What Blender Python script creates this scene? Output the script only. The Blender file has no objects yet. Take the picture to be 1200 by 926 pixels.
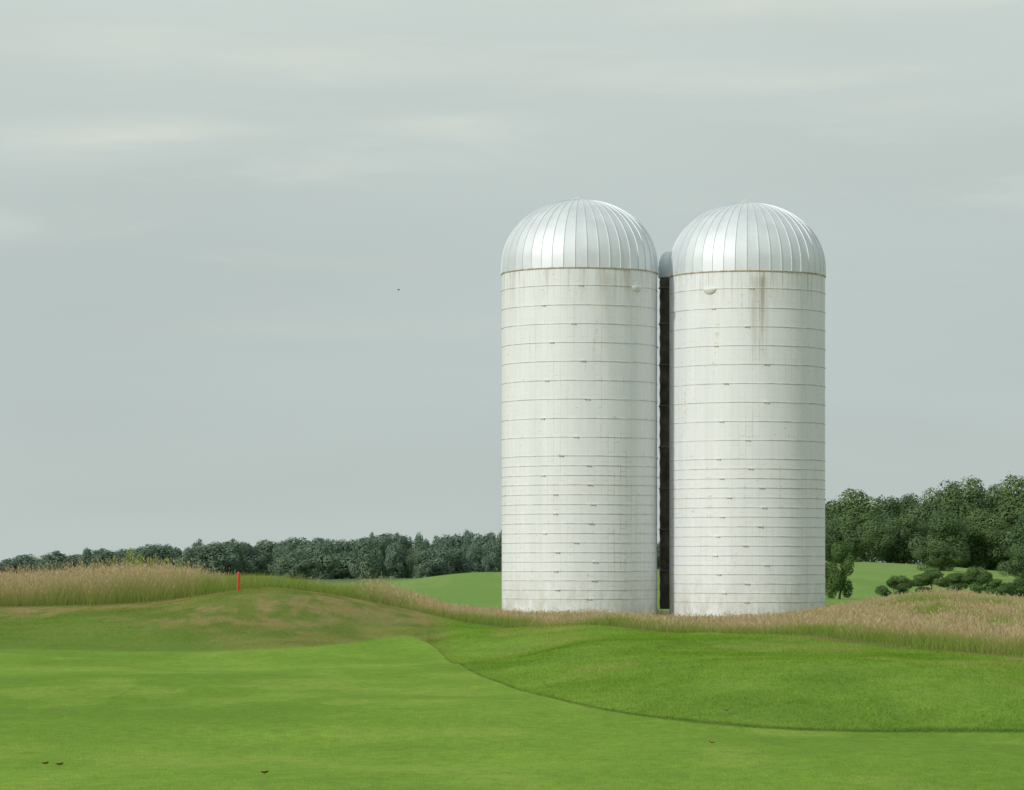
import bpy, math, random
import numpy as np
random.seed(7); rng = np.random.default_rng(7)
scene = bpy.context.scene
C = scene.collection
F = 3943.0; E = 1.7; HZ = 668.0      # focal length in photo pixels, eye height, horizon row

# ------------------------------------------------------------------ helpers
def tag(o, label=None, cat=None, group=None, kind=None):
    if label: o['label'] = label
    if cat: o['category'] = cat
    if group: o['group'] = group
    if kind: o['kind'] = kind
    return o
def empty(name, loc=(0, 0, 0), rz=0.0):
    o = bpy.data.objects.new(name, None); C.objects.link(o)
    o.location = loc; o.rotation_euler = (0, 0, rz); o.empty_display_size = 0.3
    return o
def link_mesh(name, me, mat, parent=None):
    o = bpy.data.objects.new(name, me); C.objects.link(o)
    if mat: me.materials.append(mat)
    if parent: o.parent = parent
    return o
def np_mesh(name, V, faces, col=None, smooth=False):
    """V (n,3); faces (m,k) all of one size"""
    me = bpy.data.meshes.new(name)
    V = np.asarray(V, dtype=np.float32); faces = np.asarray(faces, dtype=np.int32)
    n = len(V); m, k = faces.shape
    me.vertices.add(n); me.vertices.foreach_set('co', V.ravel())
    me.loops.add(m*k); me.loops.foreach_set('vertex_index', faces.ravel())
    me.polygons.add(m)
    me.polygons.foreach_set('loop_start', np.arange(0, m*k, k, dtype=np.int32))
    me.polygons.foreach_set('loop_total', np.full(m, k, dtype=np.int32))
    me.polygons.foreach_set('use_smooth', np.full(m, smooth, dtype=bool))
    if col is not None:
        a = me.attributes.new('Col', 'FLOAT_COLOR', 'POINT')
        c4 = np.ones((n, 4), dtype=np.float32); c4[:, :3] = col
        a.data.foreach_set('color', c4.ravel())
    me.update(calc_edges=True); me.validate()
    return me
class MB:
    def __init__(s): s.v = []; s.f = []
    def box(s, c, d, rz=0.0):
        b = len(s.v); cs, sn = math.cos(rz), math.sin(rz)
        for sx, sy, sz in ((-1,-1,-1),(1,-1,-1),(1,1,-1),(-1,1,-1),(-1,-1,1),(1,-1,1),(1,1,1),(-1,1,1)):
            x, y, z = sx*d[0]/2, sy*d[1]/2, sz*d[2]/2
            s.v.append((c[0]+x*cs-y*sn, c[1]+x*sn+y*cs, c[2]+z))
        for q in ((0,3,2,1),(4,5,6,7),(0,1,5,4),(1,2,6,5),(2,3,7,6),(3,0,4,7)):
            s.f.append(tuple(b+i for i in q))
    def tube(s, pts, rad, n=8, cap=True):
        from mathutils import Vector
        b = len(s.v); P = [Vector(p) for p in pts]
        for i, p in enumerate(P):
            t = (P[min(i+1, len(P)-1)]-P[max(i-1, 0)]).normalized()
            a = t.cross(Vector((0.3, 1, 0.1))).normalized() if abs(t.y) < .9 else t.cross(Vector((1, 0, 0))).normalized()
            c = t.cross(a)
            for k in range(n):
                an = 2*math.pi*k/n
                s.v.append(tuple(p+(a*math.cos(an)+c*math.sin(an))*rad[i]))
        for i in range(len(P)-1):
            for k in range(n):
                k2 = (k+1) % n
                s.f.append((b+i*n+k, b+i*n+k2, b+(i+1)*n+k2, b+(i+1)*n+k))
        if cap:
            s.f.append(tuple(b+k for k in range(n))[::-1]); s.f.append(tuple(b+(len(P)-1)*n+k for k in range(n)))
    def lathe(s, prof, n=96, a0=0.0, a1=2*math.pi):
        b = len(s.v); full = abs(a1-a0-2*math.pi) < 1e-6; cnt = n if full else n+1
        for r, z in prof:
            for k in range(cnt):
                an = a0+(a1-a0)*k/n
                s.v.append((r*math.cos(an), r*math.sin(an), z))
        for i in range(len(prof)-1):
            for k in range(n):
                k2 = (k+1) % cnt
                s.f.append((b+i*cnt+k, b+i*cnt+k2, b+(i+1)*cnt+k2, b+(i+1)*cnt+k))
    def build(s, name, mat, parent=None, smooth=False, sharp=None):
        me = bpy.data.meshes.new(name); me.from_pydata(s.v, [], s.f); me.update()
        if smooth:
            me.polygons.foreach_set('use_smooth', [True]*len(me.polygons))
            if sharp: me.set_sharp_from_angle(angle=math.radians(sharp))
        return link_mesh(name, me, mat, parent)
def copy_tree(o, parent=None):
    c = o.copy(); C.objects.link(c)
    if parent: c.parent = parent
    for ch in list(o.children): copy_tree(ch, c)
    return c

def pchip(x, y, xq):
    x = np.asarray(x, float); y = np.asarray(y, float)
    h = np.diff(x); d = np.diff(y)/h; m = np.zeros(len(x))
    for i in range(1, len(x)-1):
        if d[i-1]*d[i] > 0:
            w1 = 2*h[i]+h[i-1]; w2 = h[i]+2*h[i-1]
            m[i] = (w1+w2)/(w1/d[i-1]+w2/d[i])
    m[0] = d[0]; m[-1] = d[-1]
    xq = np.clip(xq, x[0], x[-1]); i = np.clip(np.searchsorted(x, xq)-1, 0, len(x)-2)
    t = (xq-x[i])/h[i]
    return (2*t**3-3*t**2+1)*y[i]+(t**3-2*t**2+t)*h[i]*m[i]+(-2*t**3+3*t**2)*y[i+1]+(t**3-t**2)*h[i]*m[i+1]
def vnoise(x, y, seed=0):
    x = np.asarray(x, float); y = np.asarray(y, float)
    xi = np.floor(x).astype(np.int64); yi = np.floor(y).astype(np.int64)
    fx = x-xi; fy = y-yi; fx = fx*fx*(3-2*fx); fy = fy*fy*(3-2*fy)
    def h(a, b):
        n = (a*374761393+b*668265263+seed*974634777) & 0xffffffff
        n = ((n ^ (n >> 13))*1274126177) & 0xffffffff
        return ((n ^ (n >> 16)) & 0xffff)/65535.0
    return (h(xi, yi)*(1-fx)+h(xi+1, yi)*fx)*(1-fy)+(h(xi, yi+1)*(1-fx)+h(xi+1, yi+1)*fx)*fy
def fbm(x, y, seed=0, o=3):
    s = 0; a = .5; t = 0
    for k in range(o):
        s = s+a*vnoise(x*2**k+k*17.3, y*2**k-k*9.1, seed+k); t += a; a *= .5
    return s/t
def sstep(a, b, x):
    t = np.clip((x-a)/(b-a), 0, 1); return t*t*(3-2*t)

# ------------------------------------------------------------------ terrain
prof = {
 -400: [(26,0),(45,0),(66,.05),(75,.3),(88,.6),(105,.66),(150,.3),(300,0),(900,0),(8000,0)],
 0:    [(26,0),(45,0),(66,.05),(76,.32),(88,.62),(105,.66),(150,.3),(300,0),(900,0),(8000,0)],
 150:  [(26,0),(45,0),(66,.05),(77,.46),(88,.84),(102,.80),(150,.2),(300,-.2),(900,0),(8000,0)],
 310:  [(26,0),(45,0),(66,.02),(74,.42),(82,1.10),(86,1.27),(96,1.12),(130,.2),(200,-.6),(300,-.6),(900,0),(8000,0)],
 390:  [(26,0),(45,0),(68,.02),(76,.40),(84,.98),(88,1.05),(98,.85),(130,.2),(200,-.6),(300,-.4),(500,-.4),(900,0),(8000,0)],
 450:  [(26,0),(45,0),(70,.03),(78,.35),(86,.80),(89,.82),(100,.6),(130,.1),(200,-.5),(250,-.05),(300,.42),(400,.1),(900,0),(8000,0)],
 570:  [(26,0),(45,0),(60,.04),(72,.32),(80,.36),(100,.10),(130,-.08),(200,-.3),(250,.5),(320,1.5),(420,1.0),(900,0),(8000,0)],
 700:  [(26,0),(41,0),(44,.06),(55,.34),(68,.48),(82,.28),(100,.03),(130,-.16),(200,0),(300,1.0),(420,1.5),(900,1),(8000,0)],
 850:  [(26,0),(35.5,0),(39,.12),(50,.38),(62,.46),(74,.30),(100,-.06),(130,-.36),(200,0),(300,1.0),(420,2),(900,2),(8000,0)],
 1000: [(26,0),(35,0),(40,.2),(48,.42),(55,.5),(66,.36),(100,.30),(125,.1),(170,-.2),(220,0),(330,1.6),(420,2.7),(900,2.7),(8000,0)],
 1100: [(26,0),(35,0),(40,.22),(46,.4),(52,.45),(66,.36),(100,.68),(120,.5),(170,-.2),(220,.1),(300,1.2),(400,2.2),(900,2.2),(8000,0)],
 1200: [(26,0),(35,0),(38,.15),(43,.32),(48,.4),(60,.36),(100,.46),(125,.25),(180,-.1),(300,.7),(400,1.4),(900,1.5),(8000,0)],
 1600: [(26,0),(35,0),(38,.12),(43,.28),(48,.33),(60,.35),(100,.4),(125,.2),(180,0),(300,.7),(400,1.2),(900,1.2),(8000,0)],
}
LY = np.linspace(math.log(20), math.log(8000), 1200)
PX = np.arange(-400, 1601, 5.0)
kn = sorted(prof)
K = np.array([pchip([math.log(20)]+[math.log(a) for a, b in prof[k]], [0]+[b for a, b in prof[k]], LY) for k in kn])
T = np.array([pchip(kn, K[:, j], PX) for j in range(len(LY))]).T
ky = np.exp(-0.5*(np.arange(-9, 10)/3.0)**2); ky /= ky.sum()          # round the creases
T = np.apply_along_axis(lambda r: np.convolve(np.pad(r, 9, mode='edge'), ky, 'valid'), 1, T)
T = np.apply_along_axis(lambda r: np.convolve(np.pad(r, 9, mode='edge'), ky, 'valid'), 0, T)
def px_of(x, y): return 600+np.asarray(x)/np.maximum(y, 20)*F
def zfun(x, y):
    x = np.asarray(x, float); y = np.asarray(y, float)
    p = (np.clip(px_of(x, y), -400, 1600)+400)/5.0
    l = (np.log(np.clip(y, 20, 8000))-LY[0])/(LY[1]-LY[0])
    i = np.clip(p.astype(int), 0, len(PX)-2); j = np.clip(l.astype(int), 0, len(LY)-2)
    u = p-i; v = l-j
    z = (T[i, j]*(1-u)+T[i+1, j]*u)*(1-v)+(T[i, j+1]*(1-u)+T[i+1, j+1]*u)*v
    w = (1-sstep(110, 180, y))
    z = z+w*(.03*np.sin(x*.9+y*.35+1)+.045*np.sin(x*.35-y*.42)+.09*(fbm(x*.33, y*.2, 5, 2)-.5)+.02*(vnoise(x*1.3, y*.9, 9)-.5))
    z = z+sstep(200, 500, y)*(fbm(x*.01, y*.01, 12, 2)-.5)*.3
    return z
def at(px, Y):
    x = (px-600)/F*Y; return x, Y, float(zfun(x, Y))
# the mown edge: where the bank and the mound rise out of the fairway
EX = [-400,0,200,350,440,480,497,512,530,560,600,650,700,760,850,950,1050,1200,1600]
EY = [762,762,765,760,751,746,750,763,776,791,806,820,831,841,851,857,859,859,856]
PXF = np.arange(-400, 1601, 4.0); tgt = pchip(EX, EY, PXF)
yy = np.arange(30, 84, .05); FYs = []
for p_, t_ in zip(PXF, tgt):
    pyy = HZ+(E-zfun((p_-600)/F*yy, yy))*F/yy
    w_ = np.where(pyy <= t_)[0]; FYs.append(yy[w_[0]] if len(w_) else 83)
k5 = np.exp(-0.5*(np.arange(-6, 7)/2.0)**2); k5 /= k5.sum(); FYs = np.convolve(np.pad(np.array(FYs), 6, mode='edge'), k5, 'valid')
TX = [-400,0,150,310,450,570,700,850,1000,1100,1200,1600]
TY = [88,88,88,86.5,89,83,71,63,56,53,49,45]
def Yf(px): return np.interp(px, PXF, FYs)
def Yt(px): return np.interp(px, TX, TY)
def Te(px): return np.interp(px, [-400, 450, 600, 1600], [112, 114, 142, 138])

def mixc(a, b, t): return a*(1-t[..., None])+b*t[..., None]
A = lambda *c: np.array(c, float)
def colfun(x, y):
    px = px_of(x, y)
    n1 = fbm(x*.22, y*.10, 21); n2 = fbm(x*1.0, y*.45, 31); n3 = fbm(x*3.5, y*1.6, 41)
    fair = mixc(A(.148,.276,.022), A(.222,.372,.038), sstep(.25, .75, .6*n1+.25*n2+.15*n3))
    fair = mixc(fair, A(.27,.37,.06), .45*sstep(.55, .75, n2))
    rough = mixc(A(.132,.250,.025), A(.205,.340,.044), sstep(.3, .7, .45*n1+.35*n2+.2*n3))
    rough = mixc(rough, A(.27,.31,.075), .55*sstep(.53, .78, fbm(x*.8, y*.3, 77)))
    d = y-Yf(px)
    rough = rough*(1-.45*np.exp(-((d-.22)/.22)**2))[..., None]           # shade of the longer grass along the cut edge, painted into the colour
    mound = mixc(A(.145,.205,.032), A(.215,.240,.056), sstep(.3, .7, n2))
    up = sstep(3, 11, d)
    mound = mixc(mound, A(.33,.25,.115), (.28+.52*up)*sstep(.46, .66, .5*fbm(x*.5, y*.3, 51)+.5*fbm(x*2.6, y*1.1, 52)))
    grn = 1-sstep(40, 210, px+80*(n1-.5)-12*(15-np.clip(d, 0, 15)))
    mound = mixc(mound, A(.135,.245,.026), .75*grn*(1-sstep(11, 18, d)))
    isleft = 1-sstep(490, 540, px)
    c = mixc(rough, mound, isleft)
    soft = np.where(px < 470, 1, 1-sstep(470, 500, px))
    edge = sstep(-.05, .05, d)*(1-soft)+sstep(-.3, 1.2, d+.8*(n2-.5))*soft
    c = mixc(fair, c, edge)
    tall = mixc(A(.26,.215,.085), A(.19,.23,.055), sstep(.35, .65, n2))
    c = mixc(c, tall, sstep(-.3, .3, y-Yt(px)))
    farg = mixc(A(.145,.265,.050), A(.19,.325,.070), fbm(x*.05, y*.03, 61))
    farg = mixc(farg, A(.24,.32,.10), .5*sstep(.55, .7, fbm(x*.3, y*.03, 62)))
    c = mixc(c, farg, sstep(140, 160, y))
    c = mixc(c, A(.10,.16,.06), sstep(430, 600, y))
    return c

def N(nt, t, **kw):
    n = nt.nodes.new(t)
    for k, v in kw.items(): setattr(n, k, v)
    return n
def new_mat(name):
    m = bpy.data.materials.new(name); m.use_nodes = True
    nt = m.node_tree; b = nt.nodes['Principled BSDF']
    return m, nt, b, nt.links.new

# ground material
gm, nt, b, L = new_mat('turf')
att = N(nt, 'ShaderNodeAttribute', attribute_name='Col')
geo = N(nt, 'ShaderNodeNewGeometry')
mp = N(nt, 'ShaderNodeMapping'); mp.inputs['Scale'].default_value = (1, .4, 1); L(geo.outputs['Position'], mp.inputs['Vector'])
n1 = N(nt, 'ShaderNodeTexNoise'); n1.inputs['Scale'].default_value = 7; n1.inputs['Detail'].default_value = 7; n1.inputs['Roughness'].default_value = .8
n2 = N(nt, 'ShaderNodeTexNoise'); n2.inputs['Scale'].default_value = 50; n2.inputs['Detail'].default_value = 3; n2.inputs['Roughness'].default_value = .7
L(mp.outputs[0], n1.inputs['Vector']); L(mp.outputs[0], n2.inputs['Vector'])
ad = N(nt, 'ShaderNodeMath', operation='ADD'); L(n1.outputs['Fac'], ad.inputs[0]); L(n2.outputs['Fac'], ad.inputs[1])
mr = N(nt, 'ShaderNodeMapRange'); mr.inputs['From Min'].default_value = .7; mr.inputs['From Max'].default_value = 1.3; mr.inputs['To Min'].default_value = .66; mr.inputs['To Max'].default_value = 1.34
L(ad.outputs[0], mr.inputs['Value'])
vm = N(nt, 'ShaderNodeVectorMath', operation='SCALE'); L(att.outputs['Color'], vm.inputs[0]); L(mr.outputs[0], vm.inputs['Scale'])
L(vm.outputs[0], b.inputs['Base Color'])
b.inputs['Roughness'].default_value = .9; b.inputs['Specular IOR Level'].default_value = .12
bp = N(nt, 'ShaderNodeBump'); bp.inputs['Strength'].default_value = .7; bp.inputs['Distance'].default_value = .035
L(ad.outputs[0], bp.inputs['Height']); L(bp.outputs[0], b.inputs['Normal'])

Yr = np.concatenate([[-80,-50,-25,0,8,14,18,20,21,22,23], np.geomspace(24, 150, 470), np.geomspace(151, 8000, 140)])
pr = np.concatenate([600-np.geomspace(32000, 1050, 26), np.arange(-420, -60, 20), np.arange(-60, 1262, 2.6), np.arange(1275, 1620, 20), 600+np.geomspace(1050, 32000, 26)])
PG, YG = np.meshgrid(pr, Yr)
XG = (PG-600)/F*np.maximum(YG, 20)
ZG = zfun(XG, YG); nC = len(pr); nR = len(Yr)
V = np.stack([XG, YG, ZG], -1).reshape(-1, 3)
idx = np.arange(nR*nC).reshape(nR, nC)
Fc = np.stack([idx[:-1, :-1], idx[:-1, 1:], idx[1:, 1:], idx[1:, :-1]], -1).reshape(-1, 4)
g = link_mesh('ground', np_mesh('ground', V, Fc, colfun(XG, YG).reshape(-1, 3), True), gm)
tag(g, 'rolling green golf course turf and fields reaching the horizon', 'ground', kind='structure')

# ------------------------------------------------------------------ blades
def leaf_mat(name, trans=.35, tint=(1, 1, 1)):
    m = bpy.data.materials.new(name); m.use_nodes = True; nt = m.node_tree
    nt.nodes.clear(); L = nt.links.new
    o = N(nt, 'ShaderNodeOutputMaterial'); d = N(nt, 'ShaderNodeBsdfDiffuse'); t = N(nt, 'ShaderNodeBsdfTranslucent')
    a = N(nt, 'ShaderNodeAttribute', attribute_name='Col'); mx = N(nt, 'ShaderNodeMixShader'); mx.inputs[0].default_value = trans
    v = N(nt, 'ShaderNodeVectorMath', operation='MULTIPLY'); v.inputs[1].default_value = tint
    L(a.outputs['Color'], v.inputs[0]); L(v.outputs[0], d.inputs['Color']); L(v.outputs[0], t.inputs['Color'])
    L(d.outputs[0], mx.inputs[1]); L(t.outputs[0], mx.inputs[2]); L(mx.outputs[0], o.inputs['Surface'])
    return m
grass_mat = leaf_mat('grass_blades', .4)

def blades(x, y, h, w, lean, col, tipcol=None, base=.85):
    n = len(x); z = zfun(x, y)-.01
    a = rng.uniform(0, 2*np.pi, n); wx = np.cos(a)*w/2; wy = np.sin(a)*w/2
    b2 = rng.uniform(0, 2*np.pi, n); lx = np.cos(b2)*lean*h; ly = np.sin(b2)*lean*h
    Vv = np.empty((n, 5, 3))
    Vv[:, 0] = np.stack([x-wx, y-wy, z], -1); Vv[:, 1] = np.stack([x+wx, y+wy, z], -1)
    Vv[:, 2] = np.stack([x-wx*.8+lx*.35, y-wy*.8+ly*.35, z+h*.55], -1); Vv[:, 3] = np.stack([x+wx*.8+lx*.35, y+wy*.8+ly*.35, z+h*.55], -1)
    Vv[:, 4] = np.stack([x+lx, y+ly, z+h], -1)
    bs = np.arange(n)[:, None]*5
    T3 = np.array([0,1,3, 0,3,2, 2,3,4])[None]+bs
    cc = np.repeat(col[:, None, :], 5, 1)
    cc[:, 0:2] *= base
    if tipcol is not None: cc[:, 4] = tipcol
    return Vv.reshape(-1, 3), T3.reshape(-1, 3), cc.reshape(-1, 3)
def heads(x, y, h, s, lean, col):
    """feathery seed heads: slim diamonds near the stem tops"""
    n = len(x); z = zfun(x, y)+h
    a = rng.uniform(0, 2*np.pi, n); wx = np.cos(a)*s*.09; wy = np.sin(a)*s*.09
    b2 = rng.uniform(0, 2*np.pi, n); lx = np.cos(b2)*lean; ly = np.sin(b2)*lean
    Vv = np.empty((n, 4, 3))
    Vv[:, 0] = np.stack([x, y, z-s*.6], -1); Vv[:, 1] = np.stack([x+wx, y+wy, z], -1)
    Vv[:, 2] = np.stack([x+lx*s, y+ly*s, z+s*.6], -1); Vv[:, 3] = np.stack([x-wx, y-wy, z], -1)
    bs = np.arange(n)[:, None]*4
    return Vv.reshape(-1, 3), (np.array([0,1,2, 0,2,3])[None]+bs).reshape(-1, 3), np.repeat(col[:, None, :], 4, 1).reshape(-1, 3)
def join(parts):
    Vs, Fs, Cs = [], [], []; o = 0
    for v, f, c in parts: Vs.append(v); Fs.append(f+o); Cs.append(c); o += len(v)
    return np.concatenate(Vs), np.concatenate(Fs), np.concatenate(Cs)
def scatter(n, y0, y1, p0=-80, p1=1280):
    """area-uniform points in the wedge of ground the photo looks over"""
    y = np.sqrt(rng.uniform(y0**2, y1**2, n)); p = rng.uniform(p0, p1, n)
    return (p-600)/F*y, y, p

# rough: the bank and the mound
x, y, p = scatter(900000, 35, 90)
soft = np.where(p < 485, 1, 0)
k = (y > Yf(p)+np.where(soft > 0, rng.uniform(0, 2, len(y)), np.abs(rng.normal(.0, .04, len(y))))) & (y < Yt(p)+.3)
x, y, p = x[k], y[k], p[k]
h = rng.uniform(.015, .038, len(x))*(.6+.8*fbm(x*.7, y*.5, 3))*np.where(p < 500, .75, 1)
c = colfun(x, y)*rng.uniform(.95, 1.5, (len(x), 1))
c[:, 0] *= rng.uniform(.9, 1.2, len(x))
o = link_mesh('rough_grass', np_mesh('rough_grass', *join([blades(x, y, h, .009, .9, c, None, .98)])), grass_mat)
tag(o, 'short green rough grass on the bank and mound around the fairway', 'grass', kind='stuff')

# tall tan grass
HX = [-400,0,100,180,220,260,320,400,425,445,480,530,600,700,850,960,1000,1100,1200,1600]
HV = [1.0,1.0,1.0,.95,.78,.50,.44,.46,.60,.70,.50,.39,.33,.34,.30,.34,.38,.42,.40,.40]
x, y, p = scatter(1300000, 48, 142)
d = y-Yt(p)
k = (d > rng.uniform(-.35, 1.6, len(y))) & (y < Te(p)) & ((d < 20) | (rng.random(len(y)) < np.where(p > 960, .75, .42)))
k &= ~((np.hypot(x-2.605, y-130) < 3.15) | (np.hypot(x-9.085, y-130) < 3.15))
x, y, p = x[k], y[k], p[k]; d = y-Yt(p)
cl = fbm(x*.6, y*.35, 8); cl2 = fbm(x*.16, y*.12, 18); cl3 = fbm(x*1.1, y*.5, 28)
tallr = np.where(rng.random(len(x)) < .04, rng.uniform(1.0, 1.25, len(x)), rng.uniform(.4, 1.0, len(x)))
h = np.interp(p, HX, HV)*tallr*(.66+.58*cl)*(.55+.45*sstep(0, 2.5, d))
green = .85*sstep(.42, .60, cl3*.6+cl2*.4)*np.where(p > 235, 1, .40)+.9*np.clip(1.25-np.abs(p-340)/90, 0, 1)+.45*sstep(960, 1080, p)*sstep(6, 28, d)*(.3+1.4*sstep(.4, .6, cl3))+1.0*(1-sstep(.3, np.where(p > 500, 5.5, 2.5), d))
green = np.clip(green+rng.normal(0, .22, len(x)), 0, 1)
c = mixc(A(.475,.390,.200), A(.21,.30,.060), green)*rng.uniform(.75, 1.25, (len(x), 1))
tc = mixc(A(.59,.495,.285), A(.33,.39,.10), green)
sd = (rng.random(len(x)) < .36) & (green < .6)
hc = mixc(A(.50,.39,.23), A(.65,.55,.35), rng.random(sd.sum()))
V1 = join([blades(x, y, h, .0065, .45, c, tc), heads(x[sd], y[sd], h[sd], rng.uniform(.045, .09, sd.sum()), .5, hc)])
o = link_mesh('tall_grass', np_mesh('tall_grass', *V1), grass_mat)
tag(o, 'long dry tan meadow grass in a band before and around the silos', 'grass', kind='stuff')

# ------------------------------------------------------------------ silos
def silo_wall_mat(name, stains, seed):
    m, nt, b, L = new_mat(name)
    tc = N(nt, 'ShaderNodeTexCoord'); sp = N(nt, 'ShaderNodeSeparateXYZ'); L(tc.outputs['Object'], sp.inputs[0])
    def M(op, a, c=None, d=None, clamp=False):
        n = N(nt, 'ShaderNodeMath', operation=op); n.use_clamp = clamp
        for i, v in enumerate((a, c, d)):
            if v is None: continue
            if isinstance(v, (int, float)): n.inputs[i].default_value = v
            else: L(v, n.inputs[i])
        return n.outputs[0]
    def ramp(v, a, c, lo=0, hi=1):
        n = N(nt, 'ShaderNodeMapRange'); n.inputs['From Min'].default_value = a; n.inputs['From Max'].default_value = c
        n.inputs['To Min'].default_value = lo; n.inputs['To Max'].default_value = hi; L(v, n.inputs['Value']); return n.outputs[0]
    def noise(u, v, su, sv, det=3, rough=.6, w=0):
        cb = N(nt, 'ShaderNodeCombineXYZ'); L(M('MULTIPLY', u, su), cb.inputs[0]); L(M('MULTIPLY', v, sv), cb.inputs[1]); cb.inputs[2].default_value = seed*3.7+w
        n = N(nt, 'ShaderNodeTexNoise'); n.inputs['Scale'].default_value = 1; n.inputs['Detail'].default_value = det; n.inputs['Roughness'].default_value = rough
        L(cb.outputs[0], n.inputs['Vector']); return n.outputs['Fac']
    def mix(a, c, f):
        n = N(nt, 'ShaderNodeMix', data_type='RGBA')
        for s, v in ((6, a), (7, c)):
            if isinstance(v, tuple): n.inputs[s].default_value = (*v, 1)
            else: L(v, n.inputs[s])
        L(f, n.inputs[0]); return n.outputs[2]
    ny = M('MULTIPLY', sp.outputs['Y'], -1.0)
    u = M('MULTIPLY', M('ARCTAN2', sp.outputs['X'], ny), 3.0); z = sp.outputs['Z']
    cb = N(nt, 'ShaderNodeCombineXYZ'); L(z, cb.inputs[0]); L(u, cb.inputs[1])
    br = N(nt, 'ShaderNodeTexBrick'); L(cb.outputs[0], br.inputs['Vector']); br.offset = .5
    br.inputs['Scale'].default_value = 1; br.inputs['Brick Width'].default_value = .7245; br.inputs['Row Height'].default_value = .262
    br.inputs['Mortar Size'].default_value = .006; br.inputs['Mortar Smooth'].default_value = .3
    br.inputs['Color1'].default_value = (.775,.805,.835, 1); br.inputs['Color2'].default_value = (.75,.78,.81, 1); br.inputs['Mortar'].default_value = (.67,.70,.72, 1)
    col = br.outputs['Color']
    col = mix(col, (.60,.64,.67), ramp(noise(u, z, 1.6, .08, 3, .6), .48, .75, 0, .45))          # long grey runs
    zone = None
    for (u0, du, z0, z1, amt) in stains:
        a = ramp(M('ABSOLUTE', M('SUBTRACT', u, u0)), du, du*.3)
        bb = M('MULTIPLY', ramp(z, z0, z0+.8), ramp(z, z1, z1-.3))
        s = M('MULTIPLY', M('MULTIPLY', a, bb), amt)
        zone = s if zone is None else M('MAXIMUM', zone, s)
    # rusty joints
    j = M('MULTIPLY', br.outputs['Fac'], ramp(noise(u, z, .9, .35, 3, .6, 5), .55, .67))
    jj = M('MULTIPLY', br.outputs['Fac'], M('MULTIPLY', zone, ramp(noise(u, z, 1.8, 1.0, 2, .6, 7), .45, .54)))
    col = mix(col, (.34,.27,.16), M('MAXIMUM', M('MULTIPLY', j, .5), jj))
    # dribbles beneath the hoops
    fr = M('FRACT', M('DIVIDE', M('SUBTRACT', 12.98-.0, z), .3623))
    dr = M('MULTIPLY', ramp(fr, .8, .0), ramp(noise(u, z, 6.0, .35, 3, .7, 9), .60, .74))
    col = mix(col, (.45,.38,.27), M('MULTIPLY', dr, .6))
    # dark runs below the roof
    top = M('MULTIPLY', ramp(z, 11.5, 13.0), ramp(noise(u, z, 5.5, .25, 4, .75, 11), .49, .68))
    col = mix(col, (.37,.34,.26), M('MULTIPLY', top, .65))
    st = M('MULTIPLY', zone, M('MULTIPLY', ramp(z, 8.8, 12.4), ramp(noise(u, z, 4.5, .16, 4, .75, 13), .30, .62)))
    col = mix(col, (.29,.26,.19), M('MULTIPLY', st, .8))
    # grime near the ground
    col = mix(col, (.50,.50,.42), M('MULTIPLY', ramp(z, 1.8, .1), ramp(noise(u, z, 2.5, 1.2, 4, .7, 15), .38, .7)))
    sk = M('MULTIPLY', ramp(noise(u, z, 6, 9, 2, .5, 17), .70, .77), .5)
    col = mix(col, (.38,.31,.20), sk)
    L(col, b.inputs['Base Color']); b.inputs['Roughness'].default_value = .5; b.inputs['Specular IOR Level'].default_value = .4
    bp = N(nt, 'ShaderNodeBump'); bp.inputs['Strength'].default_value = .2; bp.inputs['Distance'].default_value = .010; bp.invert = True
    L(br.outputs['Fac'], bp.inputs['Height']); L(bp.outputs[0], b.inputs['Normal'])
    return m
def simple(name, col, rough=.6, metal=0.0, var=.15, sc=4.0, rough_var=0):
    m, nt, b, L = new_mat(name)
    tc = N(nt, 'ShaderNodeTexCoord'); n = N(nt, 'ShaderNodeTexNoise'); n.inputs['Scale'].default_value = sc; n.inputs['Detail'].default_value = 5
    L(tc.outputs['Object'], n.inputs['Vector'])
    r = N(nt, 'ShaderNodeMapRange'); r.inputs['From Min'].default_value = .3; r.inputs['From Max'].default_value = .7
    r.inputs['To Min'].default_value = 1-var; r.inputs['To Max'].default_value = 1+var; L(n.outputs['Fac'], r.inputs['Value'])
    v = N(nt, 'ShaderNodeVectorMath', operation='SCALE'); v.inputs[0].default_value = col; L(r.outputs[0], v.inputs['Scale']); L(v.outputs[0], b.inputs['Base Color'])
    b.inputs['Roughness'].default_value = rough; b.inputs['Metallic'].default_value = metal
    if rough_var:
        r2 = N(nt, 'ShaderNodeMapRange'); r2.inputs['From Min'].default_value = .3; r2.inputs['From Max'].default_value = .7
        r2.inputs['To Min'].default_value = rough-rough_var; r2.inputs['To Max'].default_value = rough+rough_var
        L(n.outputs['Fac'], r2.inputs['Value']); L(r2.outputs[0], b.inputs['Roughness'])
    return m
dome_mat = simple('dome_steel', (.70,.745,.785), .62, .50, .06, 1.2, .05)
cap_mat = simple('cap_steel', (.66,.68,.69), .5, .5, .1, 3)
rim_mat = simple('rusty_rim', (.46,.39,.29), .6, .2, .4, 3)
hoop_mat = simple('hoop_steel', (.58,.57,.52), .6, .0, .32, 2.5)
chute_mat = simple('chute_brown', (.125,.105,.090), .75, .0, .5, 2.0)
chute_band_mat = simple('chute_band_grey', (.25,.24,.23), .6, .1, .3, 2.0)
bracket_mat = simple('painted_bracket', (.72,.73,.72), .6, 0, .08, 6)
R0 = 3.0; WT = 13.13
front_z = lambda py: 1.7+(668-py)*127/F
pys = [334,357,379,401,423,445.5,467.5,490,512,534,545.5,557,568,579.5,591,602,613.5,625,636,647.5,658.5,669.5,680.5,691.5,702]
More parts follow.
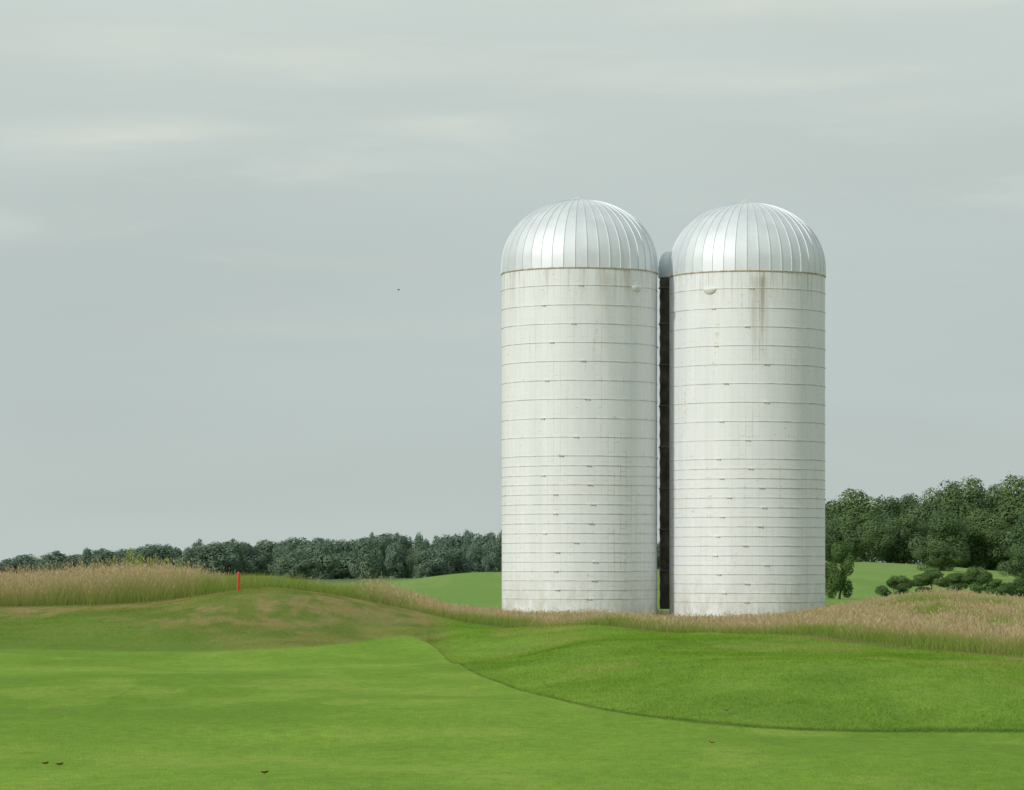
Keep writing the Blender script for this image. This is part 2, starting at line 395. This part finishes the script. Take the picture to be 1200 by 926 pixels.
def make_hoop(i, zz, parent):
    mb = MB(); n = 144; r = R0+.006
    pr = [(r-.01, zz-.010), (r+.010, zz-.010), (r+.010, zz+.010), (r-.01, zz+.010)]
    mb.lathe(pr, n)
    for k in range(3):                                   # tightening lugs
        a = -math.pi/2+(-.36 if i % 2 else .04)+k*2*math.pi/3+random.uniform(-.16, .16)
        cx, cy = (R0+.025)*math.cos(a), (R0+.025)*math.sin(a)
        mb.box((cx, cy, zz), (.045, .15, .030), a)
        mb.box(((R0+.045)*math.cos(a+.025), (R0+.045)*math.sin(a+.025), zz-.008), (.03, .035, .05), a+.025)
    return mb.build('hoop', hoop_mat, parent)
def make_dome(parent):
    mb = MB(); G = 42; rings = 26; sk = .30; Hd = 2.94
    prof = [(R0+.014, WT-.0), (R0+.014, WT+sk*.5)]
    for i in range(rings+1):
        t = i/rings*(math.pi/2-.06)
        prof.append(((R0+.008)*math.cos(t)**.97, WT+sk+(Hd-sk-.08)*math.sin(t)))
    da = 2*math.pi/G
    cols = []
    for gk in range(G):
        for f, r in [(-.030, 0), (-.022, .022), (.022, .022), (.030, 0), (.35, -.3), (.65, -.3)]: cols.append((gk*da+f*da, r))
    for (r, z) in prof:
        for a, e in cols:
            rr = r+(e if e > 0 else e*.022)*(min(1, r/1.0))
            mb.v.append((rr*math.cos(a), rr*math.sin(a), z+(.010 if e > 0 else 0)))
    n = len(cols)
    for i in range(len(prof)-1):
        for k in range(n):
            k2 = (k+1) % n
            mb.f.append((i*n+k, i*n+k2, (i+1)*n+k2, (i+1)*n+k))
    d = mb.build('dome', dome_mat, parent, True, 24)
    cb = MB(); zt = prof[-1][1]; rt = prof[-1][0]
    cb.lathe([(rt+.26, zt-.03), (rt+.27, zt+.0), (rt+.05, zt+.06), (.12, zt+.12), (.05, zt+.17), (.0, zt+.20)], 32)
    cb.build('dome_cap', cap_mat, d, True, 30)
    rm = MB(); rm.lathe([(R0+.0, WT-.035), (R0+.028, WT-.035), (R0+.032, WT+.0), (R0+.026, WT+.010), (R0+.0, WT+.010)], 144)
    rm.build('dome_rim', rim_mat, d, True, 30)
def bracket(theta, parent):
    """small trough-shaped filler ledge below the roof edge"""
    mb = MB(); zz = WT-.86
    a = -math.pi/2+theta
    er = (math.cos(a), math.sin(a)); et = (-math.sin(a), math.cos(a))
    n = 10
    for j, (s, dz) in enumerate(((1, .20), (1, .15), (.8, .06), (.5, 0))):
        for k in range(n+1):
            t = math.pi*k/n; w = .30*s*math.cos(t); o = R0-.05+.18*s*math.sin(t)
            mb.v.append((er[0]*o+et[0]*w, er[1]*o+et[1]*w, zz+dz))
    m = n+1
    for j in range(3):
        for k in range(n): mb.f.append((j*m+k, (j+1)*m+k, (j+1)*m+k+1, j*m+k+1))
    mb.f.append(tuple(range(m))); mb.f.append(tuple(3*m+k for k in range(m))[::-1])
    return mb.build('filler_ledge', bracket_mat, parent)
def make_silo(x, y, z, wmat, label, ledge):
    root = empty('silo', (x, y, z)); tag(root, label, 'silo', 'twin white farm silos')
    mb = MB(); mb.lathe([(R0+.05, -.9), (R0+.05, -.15), (R0, -.13), (R0, WT)], 240)
    mb.build('wall', wmat, root, True, 30)
    for i, py in enumerate(pys): make_hoop(i, front_z(py), root)
    make_dome(root); bracket(ledge, root)
    return root
mA = silo_wall_mat('white_staves_left', [(1.7, 1.0, .3, 7.0, .9), (.95, .5, 9.5, 13.0, .25)], 1)
mB = silo_wall_mat('white_staves_right', [(.24, .42, 9.3, 13.1, 1.0), (2.4, .5, .3, 5.0, .4), (-.3, .3, 2, 8.0, .3)], 2)
s1 = make_silo(2.605, 130, 0.0, mA, 'left white stave silo, nearer the fairway mound, with ribbed metal dome', .80)
s2 = make_silo(9.085, 130, -.12, mB, 'right white stave silo with dark chute and rust streak below its dome', -.56)
# enclosed ladder chute on the inner side of the right silo
ch = MB(); cx, cy = 6.10-9.085, 1.05
prf = [(.34, .30)]+[(.34+(.02 if k % 2 else 0), .32+k*.27) for k in range(1, 48)]+[(.34, 13.2)]
ch.lathe(prf, 24); ch.v = [(a+cx, b_+cy, c_) for a, b_, c_ in ch.v]
cho = ch.build('chute', chute_mat, s2)
hd = MB(); hd.lathe([(.36, 13.18), (.41, 13.2), (.41, 13.55), (.37, 13.85), (.28, 14.08), (.14, 14.2), (0, 14.24)], 24); hd.v = [(a+cx, b_+cy, c_) for a, b_, c_ in hd.v]
hd.build('chute_hood', dome_mat, cho, True, 40)
for zz in (1.8, 3.4, 5.0, 6.6, 8.2, 9.8, 11.4, 12.8):
    mb = MB(); mb.box((cx-.0, cy, zz), (.76, .76, .03)); mb.build('chute_band', chute_band_mat, cho)

# ------------------------------------------------------------------ red stake
red, nt, b, L = new_mat('red_paint'); 
n = N(nt, 'ShaderNodeTexNoise'); n.inputs['Scale'].default_value = 14; cr = N(nt, 'ShaderNodeValToRGB')
cr.color_ramp.elements[0].color = (.50,.035,.02,1); cr.color_ramp.elements[1].color = (.66,.06,.035,1); L(n.outputs['Fac'], cr.inputs[0]); L(cr.outputs[0], b.inputs['Base Color']); b.inputs['Roughness'].default_value = .5
x, y, z = at(279, 85.0)
mb = MB(); w = .033
mb.lathe([(.0, -.15), (w*.75, -.15), (w*.8, .0), (w, .06), (w, .42), (w*.92, .455), (w*.6, .485), (0, .495)], 12)
st = mb.build('marker_stake', red, None, True, 35); st.location = (x, y, z); st.rotation_euler = (math.radians(1), math.radians(1.5), 0)
tag(st, 'red marker stake standing on the crest of the left mound', 'stake')

# ------------------------------------------------------------------ trees
def crown_mesh(name, H, R, n, leaf, bottom=.14, lobes=16, seed=0, c0=(.035,.07,.018), c1=(.075,.125,.035), taper=.35, core=True, spread=.85):
    r = np.random.default_rng(seed)
    cen = []; rad = []
    while len(cen) < lobes:
        q = r.uniform(-1, 1, 3)
        if np.linalg.norm(q) > 1: continue
        q = q/max(.35, np.linalg.norm(q))*r.uniform(.35, spread)
        wdt = 1.0 if q[2] < .1 else 1-taper*(q[2]-.1)/.6
        cen.append((q[0]*R*wdt, q[1]*R*wdt, q[2]*R)); rad.append(r.uniform(.18, .40)*R)
    if core:
        for zz in (-.45, 0, .3): cen.append((r.uniform(-.1, .1)*R, r.uniform(-.1, .1)*R, zz*R)); rad.append(.5*R)
    cen = np.array(cen); rad = np.array(rad)
    pk = r.choice(len(rad), n, p=rad**2/(rad**2).sum())
    dv = r.normal(size=(n, 3)); dv /= np.linalg.norm(dv, axis=1)[:, None]
    rr = rad[pk]*np.where(r.random(n) < .85, r.uniform(.8, 1.06, n), r.uniform(.3, 1.2, n))
    P = cen[pk]+dv*rr[:, None]
    lo, hi = np.percentile(P[:, 2], [1, 99.5])
    P[:, 2] = H*bottom+(P[:, 2]-lo)/(hi-lo)*H*(1-bottom)
    P[:, 2] = np.clip(P[:, 2], 0, None)
    P[:, :2] *= R/np.percentile(np.hypot(P[:, 0], P[:, 1]), 98)
    # leaf cluster quads with a bias to face outwards
    nr = dv+r.normal(size=(n, 3))*.22; nr /= np.linalg.norm(nr, axis=1)[:, None]
    t = np.cross(nr, r.normal(size=(n, 3))); t /= np.linalg.norm(t, axis=1)[:, None]; bt = np.cross(nr, t)
    s = leaf*r.uniform(.5, 1.25, n)[:, None]
    Vv = np.stack([P-t*s, P+bt*s*.65, P+t*s, P-bt*s*.65], 1).reshape(-1, 3)
    lob = r.random(len(rad)); f = np.clip(.88*lob[pk]+.12*r.random(n), 0, 1)
    col = np.array(c0)*(1-f[:, None])+np.array(c1)*f[:, None]
    return np_mesh(name, Vv, np.arange(n*4).reshape(n, 4), np.repeat(col, 4, 0))
bark = simple('bark', (.12,.10,.075), .9, 0, .3, 5)
leaf_near = leaf_mat('leaves_near', .28); leaf_far = leaf_mat('leaves_far', .28)
def tree_proto(name, H, R, n, leaf, mat, seed, **kw):
    r = random.Random(seed); root = empty(name)
    mb = MB(); th = H*.62
    bx, by = r.uniform(-.2, .2), r.uniform(-.2, .2); tr = H*.02
    mb.tube([(0, 0, -.4), (0, 0, .3), (bx, by, th*.5), (bx*1.5, by*1.5, th)], [tr*1.5, tr*1.1, tr*.8, tr*.35], 8)
    for k in range(6):
        a = r.uniform(0, 6.28); z0 = th*r.uniform(.35, .9); l = R*r.uniform(.4, .65)
        mb.tube([(bx, by, z0), (bx+math.cos(a)*l*.5, by+math.sin(a)*l*.5, z0+l*.35), (bx+math.cos(a)*l, by+math.sin(a)*l, z0+l*.6)], [tr*.5, tr*.33, tr*.12], 6)
    mb.build('trunk', bark, root)
    link_mesh('crown', crown_mesh('crown', H, R, n, leaf, seed=seed, **kw), mat, root)
    return root
used = set()
def place(proto, px, Y, top_py, wpx, label, cat, group=None):
    """put a tree so that it stands on the ground, sized to its height and width"""
    x, y, zz = at(px, Y); H = (1.7+(HZ-top_py)*Y/F)-zz
    o = proto if proto.name not in used else copy_tree(proto)
    used.add(proto.name)
    o.location = (x, y, zz-.05); o.rotation_euler = (0, 0, random.uniform(0, 6.28))
    sx = (wpx*Y/F/2)/proto['R']; o.scale = (sx, sx, H/proto['H'])
    tag(o, label, cat, group); return o
def P(name, H, R, *a, **k):
    o = tree_proto(name, H, R, *a, **k); o['H'] = H; o['R'] = R; return o

near = [P('broadleaf_tree', 11, 4.2, 16000, .19, leaf_near, s, lobes=28+s % 5, bottom=.02, c0=(.095,.160,.075), c1=c1, taper=tp) for s, c1, tp in ((11, (.175,.260,.115), .3), (12, (.160,.250,.120), .6), (13, (.195,.275,.110), .4), (14, (.160,.240,.110), .2))]
lone = P('small_tree', 4, 1.6, 9000, .075, leaf_near, 55, lobes=15, bottom=.06, c0=(.070,.130,.045), c1=(.15,.235,.08), taper=.5, core=False, spread=1.0)
far = [P('woodland_tree', 10, 4.0, 5200, .31, leaf_far, s, lobes=19, bottom=.0, c0=(.145,.215,.165), c1=c1, taper=tp) for s, c1, tp in ((21, (.205,.290,.195), .3), (22, (.190,.275,.200), .7), (23, (.240,.325,.190), .4), (24, (.190,.265,.195), .2), (25, (.215,.300,.195), .9))]  # distance haze is mixed into these paler, bluer leaf colours
shr = [P('shrub', 3, 1.8, 7500, .08, leaf_near, s, lobes=14, bottom=.0, c0=(.075,.135,.050), c1=(.155,.245,.09), core=False, spread=1.0, taper=t_) for s, t_ in ((31, .6), (32, .2), (33, .9))]
weed = [P('leafy_weed', 1.3, .5, 420, .06, leaf_near, s, lobes=8, bottom=.1, c0=(.13,.22,.03), c1=(.30,.40,.08)) for s in (41, 42)]

# distant treeline on the left
tx = [-60,0,60,120,180,250,330,400,440,480,520,560,600,800,980]
ty = [656,655,651,644,637,638,636,631,626,631,627,625,624,628,628]
LF = 'hazy green tree in the distant treeline left of the silos'
GL = 'trees of the distant treeline left of the silos'
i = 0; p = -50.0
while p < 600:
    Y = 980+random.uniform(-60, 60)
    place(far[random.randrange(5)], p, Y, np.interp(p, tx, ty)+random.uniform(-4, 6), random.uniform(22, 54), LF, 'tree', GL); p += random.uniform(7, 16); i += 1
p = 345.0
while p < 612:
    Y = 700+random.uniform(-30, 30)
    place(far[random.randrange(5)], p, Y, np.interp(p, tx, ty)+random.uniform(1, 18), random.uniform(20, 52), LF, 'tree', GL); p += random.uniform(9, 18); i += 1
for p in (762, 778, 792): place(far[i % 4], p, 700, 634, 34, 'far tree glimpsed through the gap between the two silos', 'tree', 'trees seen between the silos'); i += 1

# tall wood on the right
wood = [(948,594,44,470),(972,588,50,455),(1003,576,60,450),(1040,584,50,460),(1066,581,42,470),(1096,576,50,455),(1130,563,62,450),(1163,571,50,460),(1190,561,62,450),(1222,567,60,455),
        (985,606,46,425),(1058,604,48,425),(1108,600,52,420),(1150,598,54,425),(1208,604,54,420),(1022,612,46,422),(1082,612,44,428),(1130,610,46,430),(1178,612,48,428)]
ordn = ['first','second','third','fourth','fifth','sixth','seventh','eighth','ninth','tenth']
fr_order = sorted(range(10, len(wood)), key=lambda q: wood[q][0])
for i, (p, t, w, Y) in enumerate(wood):
    if i < 10: lab = '%s tree from the right silo in the back row of the tall wood' % ordn[i]
    else: lab = '%s tree from the right silo in the front row of the tall wood' % ordn[fr_order.index(i)]
    place(near[(i*3+i//4) % 4], p, Y, t, w*1.35, lab, 'tree')
place(lone, 984, 205, 636, 52, 'small round tree standing alone in the field just right of the silos', 'tree')
place(near[2], 1103, 330, 634, 60, 'dark round tree before the wood in the middle of the hedge', 'tree')
place(near[3], 1198, 300, 638, 50, 'dark tree at the right edge before the wood', 'tree')
for i, (p, t, w, Y, lab) in enumerate([(1050, 674, 46, 215, 'low dark bush left of the other field bushes'), (1092, 665, 62, 230, 'wide dark bush below the round hedge tree'),
                        (1122, 671, 54, 225, 'middle dark bush in the row behind the tall grass'), (1148, 664, 50, 225, 'dark bush right of the middle in the row behind the tall grass'),
                        (1168, 678, 40, 210, 'smallest dark bush at the right end of the bush row'), (1196, 677, 58, 190, 'dark bush at the right edge of the photo')]):
    place(shr[i % 3], p, Y, t, w, lab, 'bush')
# weeds rising over the grass
wl = [(118,655,14,106),(134,652,16,107),(152,641,20,108),(163,648,18,105),(180,650,18,107),(196,652,20,108),(212,658,14,105)]
for i, (p, t, w, Y) in enumerate(wl):
    place(weed[i % 2], p, Y, t, w, '%s yellow green weed from the left, above the tan grass' % ordn[i], 'weed', 'weeds above the tan grass at left')
for i, (p, t, w, Y) in enumerate([(1098,703,24,84),(1072,708,20,90),(1128,710,22,82)]):
    place(weed[i % 2], p, Y, t, w, ['tallest yellow green weed in the grass below the field bushes', 'small weed in the grass, left of the tallest one at right', 'small weed in the grass, right of the tallest one at right'][i], 'weed')

# ------------------------------------------------------------------ fallen leaves, bird
lm = simple('dead_leaf', (.24,.12,.05), .8, 0, .3, 30)
for px_, py_, lab in [(834,873,'brown dead leaf on the fairway below the right silo'), (851,837,'brown dead leaf on the rough just above the fairway edge'),
                      (70,899,'brown dead leaf at lower left, right one of the close pair'), (53,898,'brown dead leaf at lower left, left one of the close pair'), (310,909,'brown dead leaf near the bottom edge, left of centre')]:
    Y = 30.0
    for _ in range(30):
        x = (px_-600)/F*Y; Y = F*(E-float(zfun(x, Y)))/(py_-HZ)
    me = MB(); nn = 7
    for k in range(nn):
        t = k/(nn-1); w = .018*math.sin(math.pi*min(1, t*1.02))**.7+.0015
        zc = .008+.02*abs(t-.45); xx = (t-.5)*.066
        me.v += [(xx, -w, zc+.011), (xx, 0, zc), (xx, w, zc+.014)]
    for k in range(nn-1):
        for q in (0, 1): me.f.append((k*3+q, k*3+3+q, k*3+4+q, k*3+1+q))
    o = me.build('fallen_leaf', lm, None, True); o.location = ((px_-600)/F*Y, Y, float(zfun((px_-600)/F*Y, Y))+(.008 if py_ > 860 else .03))
    o.rotation_euler = (.2, .1, random.uniform(0, 6)); tag(o, lab, 'leaf')
bm_ = simple('bird_dark', (.08,.08,.08), .8, 0, .2, 10)
mb = MB(); mb.tube([(-.16,0,0),(-.08,0,.01),(.02,0,.01),(.12,0,.02),(.17,0,.015)], [.008,.035,.045,.028,.006], 8)
for s in (-1, 1):
    k = len(mb.v); mb.v += [(-.04,s*.03,.03),(.07,s*.03,.03),(.05,s*.17,.11),(-.03,s*.17,.10),(-.06,s*.34,.07)]
    mb.f += [(k,k+1,k+2,k+3),(k+3,k+2,k+4)]
mb.v = [(a*.62, b_*.62, c_*.62) for a, b_, c_ in mb.v]
o = mb.build('bird', bm_, None); Yb = 220; o.location = ((467-600)/F*Yb, Yb, E+(HZ-340)/F*Yb); o.rotation_euler = (0, 0, .4)
tag(o, 'tiny dark bird flying in the grey sky left of the silos', 'bird')

# ------------------------------------------------------------------ light, sky
SA = math.radians(50); SE = math.radians(27)        # sun to the left behind the camera
from mathutils import Vector
sd_ = Vector((-math.sin(SA)*math.cos(SE), -math.cos(SA)*math.cos(SE), math.sin(SE)))
sun = bpy.data.lights.new('sun', 'SUN'); sun.energy = 2.3; sun.angle = math.radians(4); sun.color = (1, .95, .86)
so = bpy.data.objects.new('sun', sun); C.objects.link(so); so.rotation_euler = sd_.to_track_quat('Z', 'Y').to_euler(); so.location = (-60, -40, 60)
w = bpy.data.worlds.new('World'); scene.world = w; w.use_nodes = True; nt = w.node_tree; L = nt.links.new
bg = nt.nodes['Background']; bg.inputs['Strength'].default_value = .1
sky = N(nt, 'ShaderNodeTexSky', sky_type='NISHITA'); sky.sun_disc = False; sky.sun_elevation = SE
sky.sun_rotation = math.atan2(sd_.x, sd_.y)
tc = N(nt, 'ShaderNodeTexCoord'); sp = N(nt, 'ShaderNodeSeparateXYZ'); L(tc.outputs['Generated'], sp.inputs[0])
cr = N(nt, 'ShaderNodeValToRGB'); cr.color_ramp.interpolation = 'B_SPLINE'
mz = N(nt, 'ShaderNodeMapRange'); mz.inputs['From Min'].default_value = 0; mz.inputs['From Max'].default_value = .25; L(sp.outputs['Z'], mz.inputs['Value']); L(mz.outputs[0], cr.inputs[0])
e = cr.color_ramp.elements
e[0].position = 0; e[0].color = (.505,.575,.555,1); e[1].position = 1; e[1].color = (.605,.665,.63,1)
for ps, cc in ((.15, (.488,.558,.545,1)), (.35, (.490,.562,.550,1)), (.55, (.55,.617,.59,1)), (.7, (.600,.662,.627,1))):
    q = e.new(ps); q.color = cc
def WM(op, a, c=None):
    n = N(nt, 'ShaderNodeMath', operation=op)
    for i, v in enumerate((a, c)):
        if v is None: continue
        if isinstance(v, (int, float)): n.inputs[i].default_value = v
        else: L(v, n.inputs[i])
    return n.outputs[0]
def wn(sx, sz, det=5, rough=.55, off=0):
    m_ = N(nt, 'ShaderNodeMapping'); m_.inputs['Scale'].default_value = (sx, sx*.5, sz); m_.inputs['Location'].default_value = (off, off*.7, off*.3); L(tc.outputs['Generated'], m_.inputs['Vector'])
    m_.inputs['Rotation'].default_value = (0, math.radians(3), 0)
    n_ = N(nt, 'ShaderNodeTexNoise'); n_.inputs['Scale'].default_value = 1; n_.inputs['Detail'].default_value = det; n_.inputs['Roughness'].default_value = rough; n_.inputs['Distortion'].default_value = .3
    L(m_.outputs[0], n_.inputs['Vector']); return n_.outputs['Fac']
a1 = wn(6, 28, 3, .45, 3.1); a2 = wn(12, 70, 5, .55, 8.3); a3 = wn(22, 120, 4, .55, 1.7)
mA_ = N(nt, 'ShaderNodeMapRange'); mA_.inputs['From Min'].default_value = .3; mA_.inputs['From Max'].default_value = .7; mA_.inputs['To Min'].default_value = .965; mA_.inputs['To Max'].default_value = 1.035; L(a1, mA_.inputs['Value'])
# broad pale cloud streaks, each a soft lens of directions broken up by noise
xw = WM('ADD', sp.outputs['X'], WM('MULTIPLY', WM('SUBTRACT', a2, .5), .03))
zw = WM('ADD', sp.outputs['Z'], WM('MULTIPLY', WM('SUBTRACT', a2, .5), .012))
tot = None
for (cx_, cz_, wx_, wz_, am, tilt) in [(-.115, .1255, .036, .0042, .60, .05), (-.02, .131, .024, .0028, .45, .0), (-.07, .150, .075, .0050, .32, -.03), (.075, .166, .035, .005, .42, .02), (-.155, .100, .015, .004, .32, 0), (.05, .145, .05, .004, .2, .02), (.12, .135, .04, .004, .18, 0), (-.05, .072, .05, .003, .10, 0), (.5, .14, .2, .01, .4, 0), (-.5, .16, .2, .012, .4, 0)]:
    dx = WM('DIVIDE', WM('SUBTRACT', xw, cx_), wx_)
    dz = WM('DIVIDE', WM('SUBTRACT', WM('SUBTRACT', zw, cz_), WM('MULTIPLY', WM('SUBTRACT', sp.outputs['X'], cx_), tilt)), wz_)
    g_ = WM('MULTIPLY', WM('EXPONENT', WM('MULTIPLY', WM('ADD', WM('MULTIPLY', dx, dx), WM('MULTIPLY', dz, dz)), -.8)), am)
    tot = g_ if tot is None else WM('ADD', tot, g_)
br_ = N(nt, 'ShaderNodeMapRange'); br_.inputs['From Min'].default_value = .3; br_.inputs['From Max'].default_value = .65; br_.inputs['To Min'].default_value = .35; br_.inputs['To Max'].default_value = 1.1; L(a3, br_.inputs['Value'])
mB_ = N(nt, 'ShaderNodeMapRange'); mB_.interpolation_type = 'SMOOTHSTEP'; mB_.inputs['From Min'].default_value = .5; mB_.inputs['From Max'].default_value = .8; mB_.inputs['To Min'].default_value = 0; mB_.inputs['To Max'].default_value = .3; L(a2, mB_.inputs['Value'])
hi_ = N(nt, 'ShaderNodeMapRange'); hi_.inputs['From Min'].default_value = .06; hi_.inputs['From Max'].default_value = .12; L(sp.outputs['Z'], hi_.inputs['Value'])
fac = WM('MINIMUM', WM('ADD', WM('MULTIPLY', tot, br_.outputs[0]), WM('MULTIPLY', mB_.outputs[0], hi_.outputs[0])), .8)
v1 = N(nt, 'ShaderNodeVectorMath', operation='SCALE'); L(cr.outputs[0], v1.inputs[0]); L(mA_.outputs[0], v1.inputs['Scale'])
mx = N(nt, 'ShaderNodeMix', data_type='RGBA'); L(fac, mx.inputs[0]); L(v1.outputs[0], mx.inputs[6]); mx.inputs[7].default_value = (.76,.77,.69,1)
v2 = N(nt, 'ShaderNodeVectorMath', operation='SCALE'); L(mx.outputs[2], v2.inputs[0]); v2.inputs['Scale'].default_value = 10
mf = N(nt, 'ShaderNodeMix', data_type='RGBA'); mf.inputs[0].default_value = .97; L(sky.outputs[0], mf.inputs[6]); L(v2.outputs[0], mf.inputs[7])
L(mf.outputs[2], bg.inputs['Color'])

# ------------------------------------------------------------------ camera
cam = bpy.data.cameras.new('camera'); co = bpy.data.objects.new('camera', cam); C.objects.link(co)
cam.sensor_width = 36; cam.lens = F/1200*36; cam.shift_y = (HZ-463)/1200; cam.clip_start = .5; cam.clip_end = 20000
co.location = (0, 0, E); co.rotation_euler = (math.radians(90), 0, 0); scene.camera = co
scene.view_settings.view_transform = 'Standard'; scene.view_settings.look = 'None'; scene.view_settings.exposure = 0
